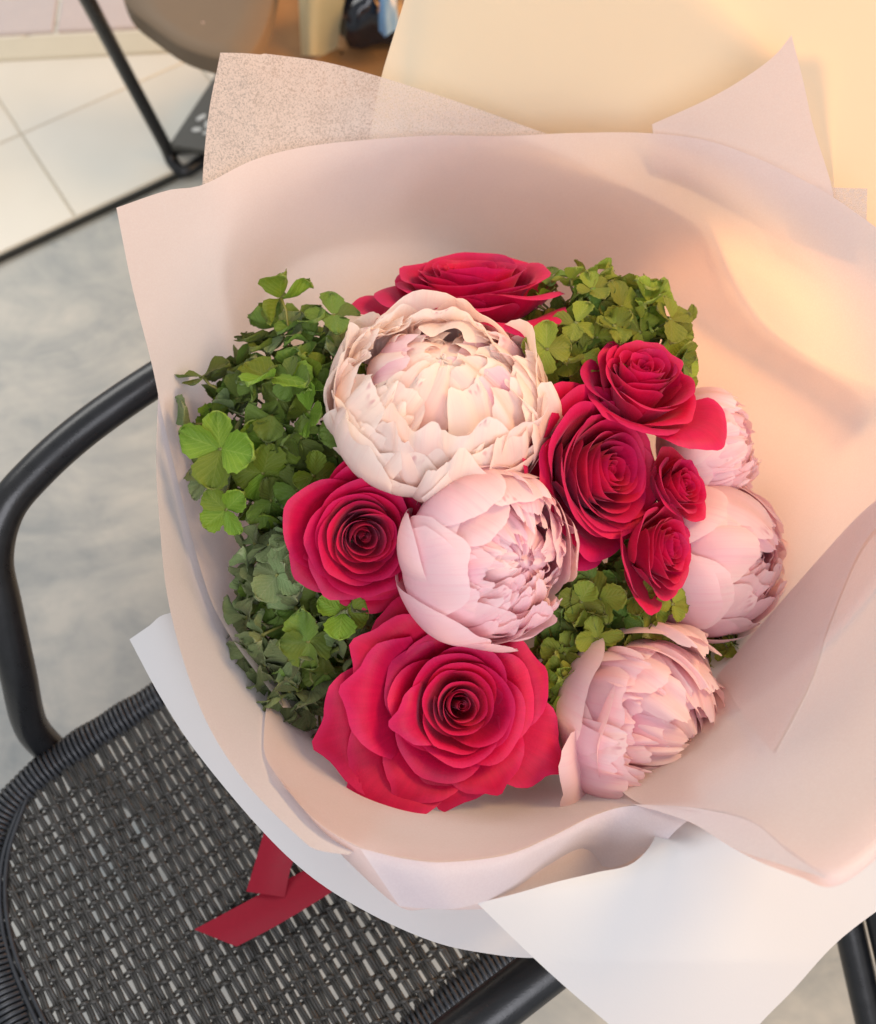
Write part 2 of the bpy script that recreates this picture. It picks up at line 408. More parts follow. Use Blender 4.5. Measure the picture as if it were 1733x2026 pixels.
# woven seat: doubled cross strands and twined long strands
rr = np.random.RandomState(3)
PX, PY = .0066, .0160
def xfront(y):   # front edge of the seat
    t = y/WID; return -.058*math.sin(math.pi*min(max(t, 0), 1))**.55+.004
nx = int((DEP+.05)/PX); rows = [ .034+PY*i+rr.uniform(-.0012, .0012) for i in range(int((WID-.04)/PY)+1)]
sag = lambda x, y: -.010*np.sin(np.pi*np.clip(y/WID, 0, 1))*np.sin(np.pi*np.clip((x+.05)/(DEP+.05), 0, 1))
for k in range(nx):
    x = -.05+PX*k
    y0, y1 = -.004, WID+.004
    if x < .01:
        s = min(1, max(0, (x+.058)/.066)); y0 = .5*WID*(1-s**.55) ; y1 = WID-y0
        if y1-y0 < .06: continue
    ys = np.linspace(y0, y1, 90)
    lean = rr.uniform(-.0012, .0012)
    for side in (-1, 1):
        ph = np.array([(yy-rows[0])/PY for yy in ys])
        z = SEAT + .004 + sag(x, ys) + .0014*np.cos(np.pi*ph + (0 if k % 2 else np.pi)) + rr.uniform(-.0004, .0004)
        xx = x + side*.00118 + lean + .0006*np.sin(ys*40+k) 
        P = np.stack([ch(a_, b_, c_) for a_, b_, c_ in zip(xx, ys, z)])
        cpart("cross_strand", tube_mesh("cross_strand", P, .00168, 5), WICKER)
for i, y in enumerate(rows):
    x0 = -.05 if .05 < y < WID-.05 else -.02; x1 = DEP
    xs = np.linspace(x0, x1, int((x1-x0)/PX*4))
    ph = np.pi*(xs+.05)/PX
    for q in (0, 1):
        z = SEAT + .004 + sag(xs, y) + .0026*np.cos(ph+(q % 2)*np.pi)
        yy = y + (q-.5)*.0030 + .0008*np.sin(ph+q*np.pi) + .0014*np.sin(xs*23+i*1.7)
        P = np.stack([ch(a_, b_, c_) for a_, b_, c_ in zip(xs, yy, z)])
        cpart("long_strand", tube_mesh("long_strand", P, .00165, 5), WICKER)
# loose strand lying along the front edge
P = crom([ch(.02, .012, SEAT+.006), ch(-.02, .055, SEAT+.007), ch(-.042, .11, SEAT+.007), ch(-.046, .18, SEAT+.007), ch(-.04, .26, SEAT+.007), ch(-.01, .33, SEAT+.006)], 60)
for k in range(2):
    cpart("edge_strand", tube_mesh("edge_strand", P+EX*.005*k, .0020, 6), WICKER_RIM)
# arms and legs
arm_l = [ch(.05, -.016, SEAT-.02), ch(.055, -.030, SEAT+.03), onz(35, 1330, .545), onz(6, 1200, .60), onz(-12, 1105, .632), onz(10, 1010, .655), onz(70, 935, .662), onz(165, 850, .666), onz(290, 762, .67), onz(440, 672, .675), onz(560, 610, .68)]
cpart("armrest", tube_mesh("armrest", crom(arm_l, 90), .0142, 16), BLACK_METAL)
arm_r = [ch(.0, WID+.02, SEAT-.02), ch(-.01, WID+.03, .54), ch(.02, WID+.02, .60), ch(.12, WID+.014, .618), ch(.25, WID+.014, .62), ch(.36, WID+.016, .625), ch(.47, WID+.02, .63)]
cpart("armrest", tube_mesh("armrest", crom(arm_r, 70), .0165, 16), BLACK_METAL)
for (x, y, ox, oy) in ((.05, -.014, -.01, -.01), (0, WID+.016, -.01, .01), (DEP-.03, -.01, .06, -.02), (DEP-.01, WID+.01, .05, .03)):
    cpart("leg", tube_mesh("leg", crom([ch(x, y, SEAT-.01), ch(x+ox*.5, y+oy*.5, .22), ch(x+ox, y+oy, .0)], 30), .013, 14), BLACK_METAL)
# back uprights and woven back, mostly behind the paper
bk = crom([ch(DEP+.01, .0, SEAT-.02), ch(DEP+.05, -.02, .60), ch(DEP+.10, .03, .78), ch(DEP+.115, WID/2, .83), ch(DEP+.10, WID-.03, .78), ch(DEP+.05, WID+.02, .60), ch(DEP+.01, WID, SEAT-.02)], 100)
# the back stands too high to be hidden by the paper, so only its lower rail is built
cpart("back_rail", tube_mesh("back_rail", crom([ch(DEP+.01, 0, SEAT), ch(DEP+.035, .06, .49), ch(DEP+.04, WID/2, .50), ch(DEP+.035, WID-.06, .49), ch(DEP+.01, WID, SEAT)], 40), .012, 12), BLACK_METAL)

# second chair leg at the lower right edge of the view
oc = link("neighbouring_chair_leg", None, None, None, "black tube chair leg with a pale joint at the lower right corner", "chair leg")
oc.location = onz(1690, 1940, 0.0)
bpy.context.view_layer.update(); OI = oc.matrix_world.inverted()
for k, (p0, p1, r) in enumerate((((1672, 1800, .42), (1735, 2080, .36), .013), ((1735, 1780, .44), (1800, 2060, .38), .013))):
    me = tube_mesh("tube", crom([onz(*p0), onz((p0[0]+p1[0])/2, (p0[1]+p1[1])/2, (p0[2]+p1[2])/2), onz(*p1)], 20), r, 12); me.transform(OI); link("tube", me, BLACK_METAL, oc)

# red ribbon tails on the seat
def strip(A, B, n, w, zf):
    A = crom(A, n); B = crom(B, n); V = []
    for i in range(n):
        for k in range(w):
            t = k/(w-1); p = A[i]*(1-t)+B[i]*t
            V.append(onz(p[0], p[1], zf(i/(n-1), t)))
    return mesh("tail", np.array(V), gridf(w, n), griduv(w, n))
rb = link("ribbon", None, None, None, "red satin ribbon with slanted tail ends lying on the woven seat", "ribbon")
me = strip([(384, 1839), (520, 1766), (650, 1694), (800, 1600), (900, 1540)], [(468, 1873), (560, 1824), (690, 1744), (840, 1650), (940, 1590)], 40, 8, lambda s, t: .4605+.004*math.sin(s*5)+.002*math.sin(t*3.1))
link("tail", me, RIBBON, rb)
me = strip([(560, 1540), (526, 1635), (505, 1705), (487, 1764)], [(640, 1560), (600, 1660), (577, 1712), (563, 1775)], 30, 8, lambda s, t: .470+.020*(1-s)**2+.0025*math.sin(t*3.1)+.004*math.sin(s*4))
link("tail", me, RIBBON, rb)

# ------------------------------------------------------------------ things beyond the chair, top left
tc = link("cafe_chair", None, None, None, "out of focus cafe chair with beige rounded seat and thin black leg", "chair")
base = onz(350, 338, 0.0); tc.location = tuple(base); bpy.context.view_layer.update(); TI = tc.matrix_world.inverted()
def tpart(name, me, mat, par=tc, inv=None): me.transform(inv or TI); return link(name, me, mat, par)
tpart("leg", tube_mesh("leg", crom([onz(120, -90, .50), onz(165, -15, .42), onz(250, 145, .22), onz(325, 285, .05), onz(340, 318, .018), onz(362, 340, .010), onz(395, 322, .010), onz(425, 300, .010)], 60), .0115, 10), BLACK_METAL)
tpart("leg", tube_mesh("leg", crom([onz(328, 294, .022), onz(370, 292, .020), onz(440, 284, .02), onz(560, 250, .02)], 30), .011, 10), BLACK_METAL)
# seat: a thick rounded slab, seen from above and its near edge
out = crom([(225, -60), (250, 8), (300, 52), (360, 92), (430, 114), (480, 114), (512, 80), (535, 20), (548, -60)], 60)
top = onz(out[:, 0], out[:, 1], .36); bot = top*1.0; bot[:, 2] -= .03
cen = top.mean(0)
rings = [bot, bot*.995+cen*.005+[0, 0, .004], top*.998+cen*.002-[0, 0, .004], top*.985+cen*.015, top*.5+cen*.5, top*.02+cen*.98]
V = np.vstack(rings); n = len(out)
f = []
for r in range(len(rings)-1):
    for i in range(n):
        f.append((r*n+i, r*n+(i+1) % n, (r+1)*n+(i+1) % n, (r+1)*n+i))
tpart("seat", mesh("seat", V, np.array(f)), BEIGE)

sg = link("floor_sign", None, None, None, "dark grey board with white lettering standing beside the thin black chair leg", "sign")
sg.location = tuple(onz(400, 285, 0)); bpy.context.view_layer.update(); SI = sg.matrix_world.inverted()
q = [onz(334, 287, .05), onz(432, 140, .05), onz(520, 150, .05), onz(430, 300, .05)]
nrm_ = np.cross(q[1]-q[0], q[3]-q[0]); nrm_ /= np.linalg.norm(nrm_)
if nrm_[2] < 0: nrm_ = -nrm_
V = np.vstack([q, [p-nrm_*.012 for p in q]])
f = np.array([[0, 1, 2, 3], [7, 6, 5, 4], [0, 4, 5, 1], [1, 5, 6, 2], [2, 6, 7, 3], [3, 7, 4, 0]])
tpart("board", mesh("board", V, f, smooth=False), SIGN_GREY, sg, SI)
def blob(px, py, w, h, ang):
    c = onz(px, py, .0515); t = np.linspace(0, 2*np.pi, 12, endpoint=False); ca, sa = math.cos(ang), math.sin(ang)
    ring = np.stack([onz(px+w*math.cos(k)*ca-h*math.sin(k)*sa, py+w*math.cos(k)*sa+h*math.sin(k)*ca, .0515) for k in t])
    V = np.vstack([ring, ring-[0, 0, .0012]]); n = 12
    f = [(i, (i+1) % n, n+(i+1) % n, n+i) for i in range(n)]+[(0, 2*k+1, 2*k+2, 2*k+3) for k in range(5)]
    return mesh("letter", V, np.array(f), smooth=False)
for px, py, w, h, a_ in ((398, 232, 11, 4, -.5), (389, 256, 10, 4, -.1), (409, 246, 4, 8, .2), (408, 262, 8, 3, -.2)):
    tpart("letter", blob(px, py, w, h, a_), SIGN_WHITE, sg, SI)

def solid_prism(name, poly, z0, z1, mat, label, cat, shrink=.94):
    o = link(name, None, None, None, label, cat)
    p0 = np.array([onz(a_, b_, z1) for a_, b_ in poly]); c = p0.mean(0); o.location = (c[0], c[1], z0)
    bpy.context.view_layer.update(); inv = o.matrix_world.inverted()
    return o, p0, c, inv
bag, p0, c, inv = solid_prism("leather_bag", [(500, -20), (770, -60), (850, 60), (790, 175), (640, 195), (490, 140)], .0, .26, TAN, "tan leather bag standing on the floor behind the chair, blurred", "bag")
out = crom(p0, 40, True); n = 40
rings = [np.c_[out[:, :2]*.96+c[:2]*.04, np.zeros(n)], np.c_[out[:, :2], np.full(n, .10)], np.c_[out[:, :2]*.98+c[:2]*.02, np.full(n, .25)], np.c_[out[:, :2]*.93+c[:2]*.07, np.full(n, .26)], np.c_[out[:, :2]*.9+c[:2]*.1, np.full(n, .245)], np.c_[out[:, :2]*.02+c[:2]*.98, np.full(n, .235)]]
f = [(r*n+i, r*n+(i+1) % n, (r+1)*n+(i+1) % n, (r+1)*n+i) for r in range(5) for i in range(n)]
tpart("bag_body", mesh("bag_body", np.vstack(rings), np.array(f)), TAN, bag, inv)
# folded cream paper standing in the bag
cp = link("folded_paper", None, None, None, "pale folded paper standing up out of the tan bag", "paper")
P = []
for t in np.linspace(0, 1, 14):
    for s, (x0, x1) in enumerate(((588, 596), (612, 612), (640, 632), (690, 665))):
        P.append(onz(x0*(1-t)+x1*t, -60+170*t, .36-.12*t+(.02 if s == 1 else 0)-(.015 if s == 3 else 0)))
cp.location = tuple(np.mean(P, 0)); bpy.context.view_layer.update()
tpart("sheet", mesh("sheet", np.array(P), gridf(4, 14), griduv(4, 14)), CREAM, cp, cp.matrix_world.inverted())
# glossy black bag; its blue reflection is a separate blue coloured piece
gb = link("plastic_bag", None, None, None, "crumpled glossy black bag with pale blue sheen beside the tall paper", "bag")
gb.location = tuple(onz(730, 40, .26)); bpy.context.view_layer.update(); GI = gb.matrix_world.inverted()
def crumple(px, py, z, rx, ry, seed, name, mat):
    rs = np.random.RandomState(seed); nu, nv = 18, 12; V = []
    ph = rs.uniform(0, 6, 8)
    for j in range(nv):
        th = math.pi*.52*j/(nv-1)
        for i in range(nu):
            a_ = 2*math.pi*i/(nu-1)
            k = 1+.16*math.sin(3*a_+ph[0]+2*th)+.10*math.sin(5*a_+ph[1]-3*th)+.08*math.sin(8*a_+ph[2])
            V.append(onz(px, py, z)+np.array([rx*k*math.sin(th)*math.cos(a_), ry*k*math.sin(th)*math.sin(a_), .07*math.cos(th)*k]))
    return mesh(name, np.array(V), gridf(nu, nv), griduv(nu, nv))
tpart("black_film", crumple(735, 45, .26, .05, .055, 4, "black_film", BLACK_GLOSS), BLACK_GLOSS, gb, GI)
tpart("blue_sheen", crumple(768, 38, .315, .014, .032, 6, "blue_sheen", BLUE), BLUE, gb, GI)
tpart("black_film", crumple(700, 8, .27, .03, .03, 9, "black_film", BLACK_GLOSS), BLACK_GLOSS, gb, GI)

# ------------------------------------------------------------------ the wrapping sheets
def bowlZ(px, py):
    rho = np.hypot((np.asarray(px)-1000)/720, (np.asarray(py)-1000)/720)
    a_ = rho**3; b_ = 1+.75*(rho-1); k = 7
    return .56 + .215*(-np.log(np.exp(-k*a_)+np.exp(-k*b_))/k + math.log(2)/k)

def smin(a, b, k=90):
    return -np.log(np.exp(-k*a)+np.exp(-k*b))/k

def folds(X, Y, seed, amp):
    rs = np.random.RandomState(seed); z = np.zeros_like(X)
    ang = np.arctan2(Y-1150, X-930); rad = np.hypot(Y-1150, X-930)/700
    for k in range(5): z += rs.uniform(.4, 1)*np.sin(ang*rs.uniform(4, 16)+rs.uniform(0, 6)+rad*rs.uniform(-2, 2))*rad
    for k in range(4):
        a_ = rs.uniform(0, 6.3); fr = rs.uniform(.006, .018); z += .5*np.sin((X*math.cos(a_)+Y*math.sin(a_))*fr+rs.uniform(0, 6))
    return z*amp/2.2

def coons(top, bottom, left, right, nu, nv):
    t, b = crom(top, nu), crom(bottom, nu); l, r = crom(left, nv), crom(right, nv)
    u = np.linspace(0, 1, nu)[None, :, None]; v = np.linspace(0, 1, nv)[:, None, None]
    return ((1-v)*t[None]+v*b[None]+(1-u)*l[:, None]+u*r[:, None]
            - ((1-u)*(1-v)*t[0]+u*(1-v)*t[-1]+(1-u)*v*b[0]+u*v*b[-1]))

def sheet(name, G, mat, label, off=0.0, amp=.0016, seed=1, Z=None, cat="wrapping paper", group="sheets of wrapping round the bouquet", extra=None):
    nv, nu = G.shape[:2]; X, Y = G[..., 0], G[..., 1]
    z = bowlZ(X, Y) if Z is None else Z(X, Y)
    d = depth_of(Y, z) + off + folds(X, Y, seed, amp)
    if extra is not None: d = d + extra
    P = at(X, Y, d).reshape(-1, 3); c = P.mean(0)
    o = link(name, mesh(name, P-c, gridf(nu, nv), griduv(nu, nv)), mat, None, label, cat, group)
    o.location = tuple(c)
    return o

# 1 inner back tissue
top = [(230, 411), (330, 377), (400, 366), (500, 317), (600, 291), (720, 277), (860, 268), (1000, 269), (1140, 263), (1290, 264), (1430, 287), (1600, 362), (1720, 440), (1820, 520)]
left = [(230, 411), (262, 570), (300, 720), (330, 860), (398, 1130), (450, 1250), (560, 1400)]
right = [(1820, 520), (1830, 800), (1780, 1100), (1620, 1300), (1450, 1420)]
bottom = [(560, 1400), (800, 1400), (1000, 1400), (1200, 1410), (1450, 1420)]
sheet("tissue_sheet", coons(top, bottom, left, right, 90, 70), TISSUE, "wide pale pink tissue sheet forming the curved inner back wall behind the flowers", 0, .0022, 3)
# 2 speckled corner tissue behind it
top = [(436, 104), (480, 105), (520, 108), (523, 106), (640, 122), (745, 150), (850, 183), (950, 217), (1040, 250), (1120, 280), (1250, 345), (1390, 417), (1425, 450), (1470, 550), (1530, 640), (1640, 715), (1780, 770)]
left = [(436, 104), (412, 230), (400, 370), (402, 480), (430, 640)]
right = [(1780, 770), (1770, 800), (1740, 840)]
bottom = [(430, 640), (560, 470), (850, 420), (1000, 560), (1080, 820), (1180, 820), (1280, 560), (1500, 690), (1740, 840)]
sheet("tissue_sheet", coons(top, bottom, left, right, 80, 40), TISSUE_THIN, "thin speckled tissue sheet with a square corner standing at the upper left", .012, .0012, 5, extra=np.linspace(0, 1, 40)[:, None]**2*.02)
# 3 left tissue, in the daylit lilac colour
left = [(313, 778), (309, 900), (313, 1000), (335, 1200), (396, 1400), (480, 1541), (600, 1664), (640, 1684), (690, 1691)]
right = [(430, 760), (460, 1000), (490, 1200), (540, 1340), (620, 1470), (700, 1560), (760, 1640)]
G = coons([left[0], (370, 765), right[0]], [left[-1], (725, 1670), right[-1]], left, right, 24, 70)
sheet("tissue_sheet", G, TISSUE_LILAC, "daylit lilac tissue sheet with a fine bright rim along the left of the bouquet", .006, .0012, 8, extra=np.linspace(0, 1, 24)[None]**1.5*.035)
# 4 front tissue, rolled over the rim
rows = [
 [(530, 1370), (600, 1430), (690, 1480), (780, 1510), (880, 1520), (980, 1525), (1080, 1530), (1180, 1520), (1280, 1500), (1390, 1470)],
 [(522, 1480), (590, 1555), (690, 1612), (790, 1642), (880, 1652), (980, 1642), (1080, 1612), (1170, 1577), (1270, 1552), (1395, 1540)],
 [(546, 1533), (622, 1622), (712, 1677), (800, 1698), (880, 1705), (1000, 1691), (1090, 1655), (1180, 1611), (1260, 1593), (1398, 1604)],
 [(572, 1570), (660, 1668), (755, 1740), (838, 1757), (908, 1754), (1005, 1735), (1090, 1700), (1172, 1660), (1262, 1640), (1398, 1607)],
 [(598, 1606), (690, 1706), (790, 1794), (850, 1798), (920, 1800), (1010, 1794), (1085, 1776), (1150, 1756), (1262, 1742), (1396, 1670)]]
Rr = [crom(r, 80) for r in rows]
G = []; E = []
for j in range(4):
    nst = (14, 10, 8, 10)[j]
    for k in range(nst):
        t = k/nst; G.append(None); E.append(j+t)
E.append(4.0)
Rr = np.array(Rr); es = np.array(E)
G = np.zeros((len(es), 80, 2))
for i, e in enumerate(es):
    j = min(int(e), 3); t = e-j
    p0, p1, p2, p3 = Rr[max(j-1, 0 if j < 2 else 2)], Rr[j], Rr[j+1], Rr[min(j+2, 2 if j < 2 else 4)]
    G[i] = .5*(2*p1+(p2-p0)*t+(2*p0-5*p1+4*p2-p3)*t*t+(3*p1-p0-3*p2+p3)*t**3)
Zr = bowlZ(Rr[2][:, 0], Rr[2][:, 1])
def zf(X, Y):
    z = bowlZ(X, Y)
    for i, e in enumerate(es):
        if e > 2:
            s = (e-2)/2; z[i] = Zr - .040*s**1.2
        else: z[i] = z[i] - .030*(1-e/2)**.8
    return z
sheet("tissue_sheet", G, TISSUE, "pink lilac tissue sheet folded over the front rim below the big rose", -.006, .0014, 12, Z=zf, extra=np.clip(np.linspace(0, 1, 80)-.72, 0, 1)[None]*.045)
# 4b doubled hem lying on the folded front
hem = [[(712, 1678), (800, 1699), (880, 1706), (1000, 1692), (1090, 1656), (1180, 1612), (1260, 1594), (1390, 1606)],
       [(752, 1737), (820, 1752), (890, 1755), (1005, 1735), (1090, 1698), (1175, 1660), (1240, 1662), (1350, 1632)],
       [(790, 1793), (840, 1797), (910, 1796), (1010, 1766), (1085, 1728), (1146, 1694), (1215, 1716), (1322, 1660)]]
G = np.stack([crom(h, 60) for h in hem]); G = np.stack([((1-t)*(1-2*t))*G[0]+4*t*(1-t)*G[1]+t*(2*t-1)*G[2] for t in np.linspace(0, 1, 16)])
Zh = bowlZ(G[0][:, 0], G[0][:, 1])
sheet("tissue_sheet", G, TISSUE_LILAC, "short doubled hem of daylit lilac tissue lying over the folded front, above the white flap", -.0085, .0012, 12, Z=lambda X, Y: Zh[None]-.034*np.linspace(0, 1, 16)[:, None]**1.2)
# 5 right front tissue with rolled lip
rows = [
 [(1790, 950), (1705, 1016), (1600, 1130), (1500, 1245), (1422, 1335), (1320, 1450), (1200, 1530)],
 [(1810, 1260), (1730, 1340), (1630, 1400), (1530, 1440), (1440, 1470), (1340, 1530), (1235, 1570)],
 [(1830, 1540), (1745, 1655), (1642, 1728), (1560, 1683), (1490, 1628), (1402, 1603), (1270, 1592)],
 [(1835, 1560), (1752, 1672), (1640, 1742), (1535, 1718), (1450, 1678), (1376, 1632), (1282, 1600)]]
Rr = np.array([crom(r, 70) for r in rows]); es = np.r_[np.linspace(0, 2, 34), np.linspace(2.12, 3, 9)]
G = np.zeros((len(es), 70, 2))
for i, e in enumerate(es):
    j = min(int(e), 2); t = e-j
    p0, p1, p2, p3 = Rr[max(j-1, 0)], Rr[j], Rr[j+1], Rr[min(j+2, 3)]
    G[i] = .5*(2*p1+(p2-p0)*t+(2*p0-5*p1+4*p2-p3)*t*t+(3*p1-p0-3*p2+p3)*t**3)
Zr5 = bowlZ(Rr[2][:, 0], Rr[2][:, 1])
def zf5(X, Y):
    z = bowlZ(X, Y)
    for i, e in enumerate(es):
        if e > 2: z[i] = Zr5 - .016*(e-2)
    return z
sheet("tissue_sheet", G, TISSUE, "peach tinted tissue sheet with a slanting free edge on the right below the pink buds", -.004, .0016, 17, Z=zf5)
# 5b folded hem of that sheet
G = coons([(1790, 950), (1705, 1014), (1600, 1128), (1500, 1243), (1421, 1334)], [(1800, 1000), (1713, 1068), (1640, 1232), (1605, 1340), (1530, 1486)],
          [(1790, 950), (1800, 1000)], [(1421, 1334), (1475, 1420), (1530, 1486)], 60, 14)
sheet("tissue_sheet", G, TISSUE, "narrow doubled hem of pale tissue slanting down the right side", -.0085, .0010, 17)
G = coons([(1250, 1591), (1330, 1594), (1400, 1603), (1490, 1628), (1560, 1686), (1634, 1735)], [(1300, 1604), (1372, 1630), (1450, 1677), (1520, 1702), (1634, 1737)],
          [(1250, 1591), (1300, 1604)], [(1634, 1735), (1634, 1737)], 50, 8)
sheet("tissue_sheet", G, TISSUE_LILAC, "narrow arching strip of daylit lilac tissue along the front rim above the big white flap", -.0095, .0008, 17)
# 6 peak and notched corner
G = coons([(1290, 246), (1400, 196), (1470, 156), (1530, 112), (1566, 69)], [(1300, 330), (1480, 390), (1652, 440)], [(1290, 246), (1295, 290), (1300, 330)], [(1566, 69), (1589, 160), (1609, 250), (1645, 368), (1652, 440)], 40, 40)
sheet("tissue_sheet", G, TISSUE, "pointed peak of pink tissue standing against the cream sheet at upper right", .010, .0010, 21)
G = coons([(1580, 366), (1650, 371), (1716, 373)], [(1580, 470), (1712, 520)], [(1580, 366), (1580, 470)], [(1716, 373), (1714, 450), (1712, 520)], 16, 24)
sheet("tissue_sheet", G, TISSUE_THIN, "small square tissue corner at the right edge below the peak", .0125, .0008, 22)
# 7 white stiff paper at lower left
left = [(256, 1265), (318, 1380), (390, 1490), (515, 1640), (620, 1738), (740, 1812), (860, 1864), (960, 1886), (1060, 1895), (1200, 1880)]
right = [(700, 1260), (705, 1290), (730, 1320), (760, 1360), (790, 1400), (825, 1430), (870, 1450), (920, 1460), (970, 1460), (1040, 1450)]
G = coons([left[0], (294, 1239), (331, 1214), (420, 1212), right[0]], [left[-1], (1150, 1700), right[-1]], left, right, 50, 70)
sheet("paper_sheet", G, PAPER, "stiff white paper with a sharp corner curving round the lower left", 0, .0022, 30, Z=lambda X, Y: smin(.700+.00004*(1400-Y)+0*X, bowlZ(X, Y)-.045), cat="wrapping paper")
# 8 white front flap
top = [(944, 1787), (1020, 1768), (1100, 1745), (1180, 1726), (1255, 1706), (1300, 1640), (1280, 1540), (1330, 1450), (1470, 1450), (1620, 1520), (1740, 1500), (1830, 1440)]
G = coons(top, [(1330, 2150), (1400, 2140), (1445, 2105), (1500, 2030), (1568, 1960), (1650, 1870), (1733, 1804), (1830, 1740)],
          [(944, 1787), (1050, 1890), (1130, 1963), (1225, 2045), (1330, 2150)], [(1830, 1440), (1830, 1740)], 80, 50)
def zfl(X, Y): return smin(bowlZ(X, Y)-.028, .748 - .00016*(Y-1750) + .012*np.sin((X-1000)/260.0)*np.clip((Y-1700)/200, 0, 1))
sheet("paper_sheet", G, PAPER, "big white paper flap hanging at the front, lower right", 0, .0022, 33, Z=zfl)
# 9 tall backlit sheets
G = coons([(818, -80), (1200, -90), (1500, -90), (1950, -90)], [(722, 340), (900, 400), (1020, 620), (1090, 860), (1190, 860), (1290, 560), (1450, 420), (1680, 440), (1950, 560)], [(818, -80), (800, 0), (755, 150), (735, 250), (722, 340)], [(1950, -90), (1960, 300), (1950, 560)], 90, 60)
sheet("paper_sheet", G, PAPER_BACK, "tall cream lit paper sheet rising behind everything at upper right", .045, .0012, 40, extra=np.linspace(0, 1, 60)[:, None]**2*.02)
G = coons([(850, -80), (1100, -85), (1370, -85)], [(790, 250), (1100, 330), (1640, 400)], [(850, -80), (815, 150), (790, 250)],
          [(1370, -85), (1436, 0), (1510, 72), (1562, 128), (1600, 118), (1640, 114), (1646, 240), (1650, 370), (1640, 400)], 50, 60)  # strip at the right edge is shaped as a shadow cast from behind
sheet("paper_sheet", G, PAPER_THIN, "second translucent paper layer seen as a darker panel through the tall sheet, with a shadow shaped strip at right", .060, .0012, 41)

# ------------------------------------------------------------------ petals
def petal_mesh(name, prof, phi, W, nu=18, nv=14, k=.25, n=3.0, tip=0.0, spiral=.05, ruf=0.0, rs=None, base_w=.35, notch=0.0, side_curl=0.0, squ=1.0, freq=1.0, warp=0.0, dent=.022, shear=0.0, fan=0.0):
    """petal swept round +Z. prof(s) gives a polyline (r, z) for the column at s in -1..1"""
    s = np.linspace(-1, 1, nu); t = np.linspace(0, 1, nv)
    vmax = 1-k*np.abs(s)**n + tip*np.exp(-(s/.16)**2)
    ph = rs.uniform(0, 6.28, 8)
    if notch:
        vmax = vmax - notch*((.5+.5*np.sin(s*freq*5.0+ph[0]))**1.5*.75 + .25*(.5+.5*np.sin(s*freq*13+ph[1])) + .10*np.sin(s*31+ph[2]))
    R = np.zeros((nv, nu)); Z = np.zeros((nv, nu))
    for i, si in enumerate(s):
        q = prof(si); L = np.r_[0, np.cumsum(np.hypot(*np.diff(q, axis=0).T))]; L /= L[-1]
        v = np.clip(t*vmax[i], 0, 1.15); R[:, i] = np.interp(v, L, q[:, 0]); Z[:, i] = np.interp(v, L, q[:, 1])
        ov = v > 1
        if ov.any():
            dq = (q[-1]-q[-2]); dq = dq/np.linalg.norm(dq)*np.hypot(*np.diff(q, axis=0).T).sum()
            R[ov, i] = q[-1, 0]+dq[0]*(v[ov]-1); Z[ov, i] = q[-1, 1]+dq[1]*(v[ov]-1)
    S, T = np.meshgrid(s, t)
    width = base_w+(1-base_w)*np.clip(T*1.6, 0, 1)**.7
    if fan:
        width = width*np.clip(fan/(R+.22*fan), 1/1.22, 2.4)
    az = phi + S*W*width + shear*T**1.5 + warp*T**2*np.sin(S*2+ph[7])
    R = R*(1+spiral*S)
    R = R*(1+dent*T*(np.sin(S*2.3+ph[0])*np.sin(T*3.1+ph[1])+.6*np.sin(S*4.1+ph[2]+T*2.0)+.35*np.sin(S*1.5-T*7+ph[3])))
    if ruf:
        w = (T**2.2)*(ruf)
        d = np.sin(S*4.2*freq+ph[2])*.6+np.sin(S*8*freq+ph[3]+T*2)*.22+np.sin(S*15*freq+ph[4])*.06*T
        R = R + w*d; Z = Z + w*.6*(np.sin(S*5*freq+ph[5])+.25*np.sin(S*10*freq+ph[6]))
    if side_curl:
        R = R + side_curl*np.abs(S)**4*T
    P = np.stack([R*np.cos(az), R*np.sin(az)*squ, Z], -1).reshape(-1, 3)
    return mesh(name, P, gridf(nu, nv), griduv(nu, nv))

def bez_profile(r0, z0, a0, r1, z1, a1, curl, cl, n=16, m=12, pull=.45):
    """body from (r0,z0) leaving at angle a0 to (r1,z1) arriving at a1 (degrees from horizontal), then a rim arc"""
    a0, a1 = math.radians(a0), math.radians(a1); L = math.hypot(r1-r0, z1-z0)*pull
    p = np.array([(r0, z0), (r0+L*math.cos(a0), z0+L*math.sin(a0)), (r1-L*math.cos(a1), z1-L*math.sin(a1)), (r1, z1)])
    t = np.linspace(0, 1, n)[:, None]
    B = (1-t)**3*p[0]+3*(1-t)**2*t*p[1]+3*(1-t)*t*t*p[2]+t**3*p[3]
    a = a1-np.radians(curl)*np.linspace(0, 1, m+1)[1:]; st = cl/m
    A = np.c_[r1+np.cumsum(np.cos(a))*st, z1+np.cumsum(np.sin(a))*st]
    return np.vstack([B, A])

TIE = onz(905, 1330, .50)
def flower_root(name, label, cat, group, center, axis, h):
    o = link(name, None, None, None, label, cat, group)
    ax = np.asarray(axis)/np.linalg.norm(axis)
    M = frame(o, np.asarray(center)-ax*h, ax)
    return o, M.inverted()

def add_stem(o, Minv, start, rad=.0028, name="stem", mat=None):
    s = np.asarray(start); d = TIE-s
    P = crom([s, s+d*.3+np.array([0, 0, -.012]), s+d*.7+np.array([0, 0, -.01]), TIE+np.random.RandomState(len(COL.objects)).uniform(-.012, .012, 3)], 14)
    me = tube_mesh(name, P, rad, 6); me.transform(Minv); return link(name, me, mat or STEM, o)

